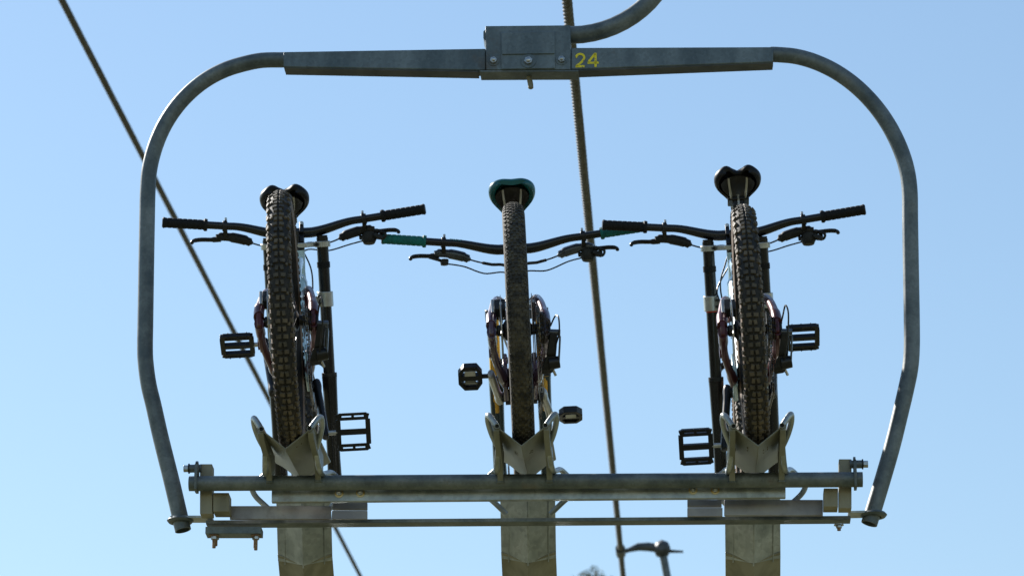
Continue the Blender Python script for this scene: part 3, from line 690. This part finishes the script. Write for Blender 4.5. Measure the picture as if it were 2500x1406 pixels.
    for s, t in ((-1, th), (1, th + math.pi)):
        d = V((0, math.cos(t), math.sin(t))); a = bb + V((s * .058, 0, 0)); e = bb + V((s * .083, 0, 0)) + d * .170
        k = MB().tube(spl([a - d * .018, a + V((s * .006, 0, 0)), a.lerp(e, .5) + V((s * .004, 0, 0)), e, e + d * .016], 4), [.013, .018, .020, .020, .019] + [.015] * 8 + [.014, .014, .0135, .010], 12, sq=.75, hint=(1, 0, 0))
        ck = P(k, 'crank_arm', spec['crankmat'], None, ang=60)
        P(MB().tube([bb + V((s * .04, 0, 0)), a + V((s * .012, 0, 0))], .015, 16), 'spindle', BLK, ck)
        pc = e + V((s * (.030 if spec['flat'] else .022), 0, 0)); tl = R_(spec['tilt'][0 if s < 0 else 1])
        (flat_pedal(P, bike, pc, tl, s, BLK) if spec['flat'] else clip_pedal(P, bike, pc, tl, s))
    # ---- seat
    sc_ = V(spec['saddle']); sdl = saddle(P, bike, sc_, R_(spec['sadpitch']), spec['sadmat'], spec['lobes'], spec.get('sadscale', 1), spec.get('lip', .009))
    cl = sc_ + M.Rotation(R_(spec['sadpitch']), 3, 'X') @ V((0, .12, -.052))
    sb = V((0, .318, .33))
    P(MB().tube([sb, cl + V((0, 0, -.015))], .0148, 16), 'seatpost', BLKG, None)
    P(MB().tube([V((0, .322, .315)), V((0, .312, .348))], .024, 16), 'seat_clamp', BLK, None)
    pc2 = MB(); pc2.box(cl, (.062, .045, .012)); pc2.box(cl + V((0, 0, -.014)), (.034, .034, .022)); hp = P(pc2, 'post_head', BLK, None, bevel=.003)
    for y in (-.02, .02): P(MB().tube([cl + V((0, y, -.03)), cl + V((0, y, .012))], .0035, 8), 'bolt', CAGE, hp)
    # ---- stem, handlebar, grips, levers
    sb_ = .782 if dual else .735; bc = S(sb_, 0, .046) + V((0, 0, spec.get('barz', 0)))
    stm = MB()
    for s in (-1, 1):
        stm.box(bc + V((s * .021, -.0, -.0)), (.013, .050, .050), M.Rotation(ha - R_(90), 3, 'X'))
        stm.box(bc + V((s * .021, 0, 0)) - uax * .028 - fwdp * .02, (.013, .05, .05), M.Rotation(ha - R_(90), 3, 'X'))
    if not dual: stm.tube([S(.685), S(.735)], .019, 16); stm.box(S(.712, 0, .02), (.04, .05, .034), M.Rotation(ha - R_(90), 3, 'X'))
    st_ = P(stm, 'stem', BLK, None, bevel=.002)
    for s in (-1, 1): P(MB().tube([bc + V((s * .021, -.018, .020)), bc + V((s * .021, -.018, .030))], .0045, 8), 'bolt', CAGE, st_)
    hw = spec['bar'] / 2; rise = spec['rise']; T = M.Rotation(spec.get('steer', 0), 3, 'Z')
    def bp(x):
        a = abs(x); u = min(1, max(0, (a - .045) / .15)); u = u * u * (3 - 2 * u)
        return bc + T @ V((x, -.045 * max(0, (a - .05)) / .35, rise * u + .012 * max(0, a - .2) / .2))
    xs_ = [-hw + i * hw / 32 for i in range(65)]
    P(MB().tube([bp(x) for x in xs_], [.0160 - .0042 * min(1, max(0, (abs(x) - .06) / .12)) for x in xs_], 18), 'handlebar', BLKG, None, ang=60)
    if spec.get('decal'):
        LET = [[(0, 0), (0, 1)], [(0, .94), (.5, .94), (.62, .75), (.5, .52), (0, .52)], [(.95, 0), (.95, 1)], [(.97, .95), (1.53, .05)], [(1.55, 0), (1.55, 1)], [(1.9, 1), (2.12, .03)], [(2.12, .03), (2.32, .8)], [(2.32, .8), (2.52, .03)], [(2.52, .03), (2.74, 1)]]
        t0 = bp(-.196); du = (bp(-.160) - t0).normalized(); nn = V((0, -.98, .2)); vv_ = du.cross(nn) * -1; vv_ = vv_ if vv_.z > 0 else -vv_
        tx = strokes(LET, .16, V((0, 0, 0)), 1, 0); tx.v = [t0 + du * (p.x * .0125) + vv_ * ((p.z - .5) * .0075 + .004) + nn * .0127 for p in tx.v]
        P(tx, 'lettering', TEALG, None)
    for s in (-1, 1):
        d = (bp(s * hw) - bp(s * (hw - .1))).normalized(); g0 = bp(s * (hw - .132)); g1 = bp(s * hw) + d * .003; gm = MB(); n = 44
        prr = []
        for i in range(n + 1):
            q = i / n; r = .0158
            if q < .07: r = .0195 if q > .02 else .017
            elif i % 5 == 0: r = .0146
            if q > .965: r = .0172
            prr.append(r)
        gm.tube([g0.lerp(g1, i / n) for i in range(n + 1)], prr, 18); go_ = P(gm, 'grip', spec['grip'], None, ang=25)
        P(MB().tube([g1 - d * .0005, g1 + d * .003], [.0165, .014], 18), 'end_cap', BLK, go_)
        P(MB().tube([g0 - d * 0, g0 + d * .010], .0185, 18), 'lock_ring', BLK, go_)
        # lever: clamp, master cylinder, blade
        x0 = s * (hw - .185); b0 = bp(x0); dn = V((0, .030, -.018))
        lv = MB().tube([b0 - d * .007, b0 + d * .007], .0165, 16); lv.box(b0 + dn * .6, (.013, .032, .018), M.Rotation(-.5, 3, 'X'))
        lo_ = P(lv, 'brake_lever', BLK, None, bevel=.001)
        m0 = b0 + dn * 1.25; body = [m0 + d * .030, m0 + d * .012 + V((0, 0, .003)), m0 - d * .020 + V((0, .002, .003)), m0 - d * .055 + V((0, .004, -.002)), m0 - d * .072 + V((0, .006, -.007)), m0 - d * .082 + V((0, .008, -.010))]
        P(MB().tube(spl(body, 4), [.009] * 3 + [.013] * 5 + [.0155] * 6 + [.013] * 4 + [.008, .006, .005], 14), 'master_cylinder', spec.get('cyl', BLKM), lo_)
        bl = [m0 + d * .016 + V((0, .004, -.004)), m0 + d * .045 + V((0, .010, -.005)), m0 + d * .078 + V((0, .012, -.006)), m0 + d * .100 + V((0, .010, -.012)), m0 + d * .106 + V((0, .006, -.022))]
        P(MB().tube(spl(bl, 5), [.010] * 5 + [.0078] * 10 + [.0070] * 4 + [.007, .006], 10, sq=.85), 'lever_blade', BLK, lo_)
        P(MB().tube([b0 + V((0, -.012, .014)) - d * .004, b0 + V((0, -.012, .022)) - d * .004], .004, 8), 'bolt', CAGE, lo_)
        if s > 0 or not dual:
            sh = MB(); q0 = b0 + dn * 1.5 + d * (.012 if s > 0 else .0)
            if s > 0:
                sh.tube([q0 + V((0, 0, .0)), q0 + V((0, .004, -.022)), q0 + V((0, .006, -.036))], [.020, .024, .017], 14); sh.tube([q0 - d * .03 + V((0, .006, -.010)), q0 + d * .02 + V((0, .004, -.014))], [.007, .011], 10); sh.tube(spl([q0 + d * .02 + V((0, 0, -.022)), q0 + d * .045 + V((0, -.004, -.030)), q0 + d * .052 + V((0, -.008, -.016)), q0 + d * .034 + V((0, -.006, -.006))], 4), .0045, 8); sh.box(q0 + d * .028 + V((0, .004, -.016)), (.036, .012, .010), M.Rotation(-.3, 3, 'Y')); sh.box(q0 + d * .030 + V((0, -.016, -.026)), (.030, .010, .012), M.Rotation(.5, 3, 'Y'))
            else:
                sh.tube([q0 + V((0, 0, -.010)), q0 + V((0, .004, -.028))], [.014, .012], 12); sh.box(q0 + d * .03 + V((0, .0, -.010)), (.040, .012, .007), M.Rotation(.35, 3, 'Y'))
            P(sh, 'shifter' if s > 0 else 'dropper_remote', BLKM, None, bevel=.002)
        e = body[-1]; tgt = S(.742 if dual else .688, s * .022, .085)
        hs = spl([e, e - d * .03 + V((0, .004, -.005)), e.lerp(tgt, .55) + V((0, .01, .004)), tgt, S(.66 if dual else .60, s * .02, .06)], 8)
        P(MB().tube(hs, .0026, 8), 'brake_hose', CABLE, None)
        if s > 0 or not dual:
            e2 = q0 - d * .012 + V((0, .006, -.022)); t2 = tgt + V((0, .012, -.016))
            h2 = spl([e2, e2 - d * .05 + V((0, .006, -.003)), e2.lerp(t2, .6) + V((0, .012, -.006)), t2, S(.62 if dual else .58, s * .012, .07)], 8)
            P(MB().tube(h2, .0024, 8), 'shift_cable', CABLE, None)
            if not dual: P(MB().tube(hs[10:26], .0050, 8), 'cable_sleeve', CABLE, None)
    if dual:
        for k, (sx, pts) in enumerate(((-1, ((.735, .018, .05), (.69, .035, .03), (.64, .052, .02), (.585, .050, -.01), (.53, .034, -.05), (.47, .030, -.10))), (-1, ((.70, .012, .04), (.65, .046, .05), (.61, .064, .03), (.575, .052, -.02), (.55, .02, -.06))), (1, ((.73, .02, .04), (.67, .044, .02), (.60, .046, -.02), (.52, .030, -.07))))):
            P(MB().tube(spl([S(a, sx * x, f) for a, x, f in pts], 6), .0025, 8), 'brake_hose' if k == 0 else 'shift_cable', CABLE, None)
    if not dual:
        lp_ = spl([S(.60, -.03, -.03), S(.56, -.05, -.06), S(.50, -.048, -.07), S(.44, -.03, -.08)], 6)
        P(MB().tube(lp_, .0035, 8), 'brake_hose', CAGE, None)
        lp_ = spl([S(.58, .02, -.05), S(.56, .055, -.07), S(.52, .05, -.08), S(.47, .03, -.09)], 6)
        P(MB().tube(lp_, .0025, 8), 'shift_cable', CABLE, None)
    return bike

common = dict(dual=True, frame=LIGHTB, stay=MAROON, lower=BLKG, tread='block', sprockets=7, big=.048, flat=True, crankmat=BLK, sadmat=SADB, lobes=1.0, bar=.80, rise=.026, grip=GRIP, pitch=R_(-4.0), R=.372, Rf=.365)
left = dict(common, yaw=R_(-.4), lean=R_(3.3), dx=-.010, along=.08, sink=.0, R=.366, fz=-.012, saddle=(0, .12, .468), sadpitch=6, crank=74, tilt=(-12, -66), label='leftmost mountain bike, with black saddle, dual crown fork and pale blue frame')
mid = dict(common, dual=False, frame=PURP, stay=PURP, lower=FORKT, tread='fine', knob=.0028, sprockets=12, big=.098, flat=False, crankmat=CAGE, sadmat=TEAL, lobes=.15, bar=.805, rise=.022, grip=TEALG, yaw=R_(.8), lean=R_(2.5), dx=-.013, along=.16, sink=.006, R=.358, Rf=.365, fz=0, barz=.013, legx=.074, saddle=(0, .12, .523), sadpitch=-1, sadscale=.95, lip=.0145, crank=181, tilt=(-30, -2), cyl=GREY, decal=True, label='middle mountain bike, with teal saddle and teal grips and gold fork tubes')
right = dict(common, yaw=R_(3.2), lean=R_(2.4), dx=-.013, along=.13, sink=.006, R=.350, fz=.008, bbz=.015, sadscale=.95, saddle=(0, .12, .556), sadpitch=3, crank=-97, tilt=(-48, -16), ring=True, label='rightmost mountain bike, with its black saddle raised higher than the others')
for A, sp in zip(TA, (left, mid, right)): make_bike(A, sp)

# ------------------------------------------------------------------ next carrier up the line
bpy.context.view_layer.update()
far = copy_tree(car)
tt = 14.2
far.matrix_world = M.Translation(RD * tt) @ CH
tag(far, 'blurred hanger of the next carrier clamped to the rope far below right', 'chairlift carrier', 'carriers on the haul rope')
for ch in list(far.children):
    if ch.name.startswith('painted_number'): bpy.data.objects.remove(ch)

# ------------------------------------------------------------------ tree top far behind
def tree(px, py, dist, width):
    tip = at(px, py, dist); base = V((tip.x, tip.y, gz(tip.x, tip.y) - .1)); H = tip.z - base.z
    o = empty('pine_tree', M.Translation(base)); rnd = random.Random(5); br = MB(); lf = MB()
    br.tube([(0, 0, 0), (.1, 0, H * .4), (0, .05, H * .8), (0, 0, H * .97)], [.32, .24, .12, .03], 10)
    for i in range(46):
        z = H * (.25 + .72 * i / 45); ln = (H - z) * .22 + .45; a = i * 2.4 + rnd.uniform(-.3, .3); d = V((math.cos(a), math.sin(a), .25)).normalized()
        p0 = V((0, 0, z)); br.tube([p0, p0 + d * ln * .6 + V((0, 0, -.05)), p0 + d * ln], [.05, .03, .01], 5)
        for k in range(160):
            c = p0 + d * ln * rnd.uniform(.25, 1.1) + V((rnd.gauss(0, .22), rnd.gauss(0, .22), rnd.gauss(0, .16)))
            u = V((rnd.gauss(0, 1), rnd.gauss(0, 1), rnd.gauss(0, .6) + .3)).normalized() * rnd.uniform(.06, .13); v = u.cross(V((rnd.gauss(0, 1), rnd.gauss(0, 1), rnd.gauss(0, 1)))).normalized() * .035
            lf.add([c - u - v, c - u + v, c + u + v * .3, c + u - v * .3], [(0, 1, 2, 3)])
    br.build('trunk', BARK, o); lf.build('crown', LEAF, o)
    tag(o, 'blurred top of a tree showing at the bottom edge of the sky', 'tree')
tree(1432, 1368, 110, 1)

if False:
    print('done')
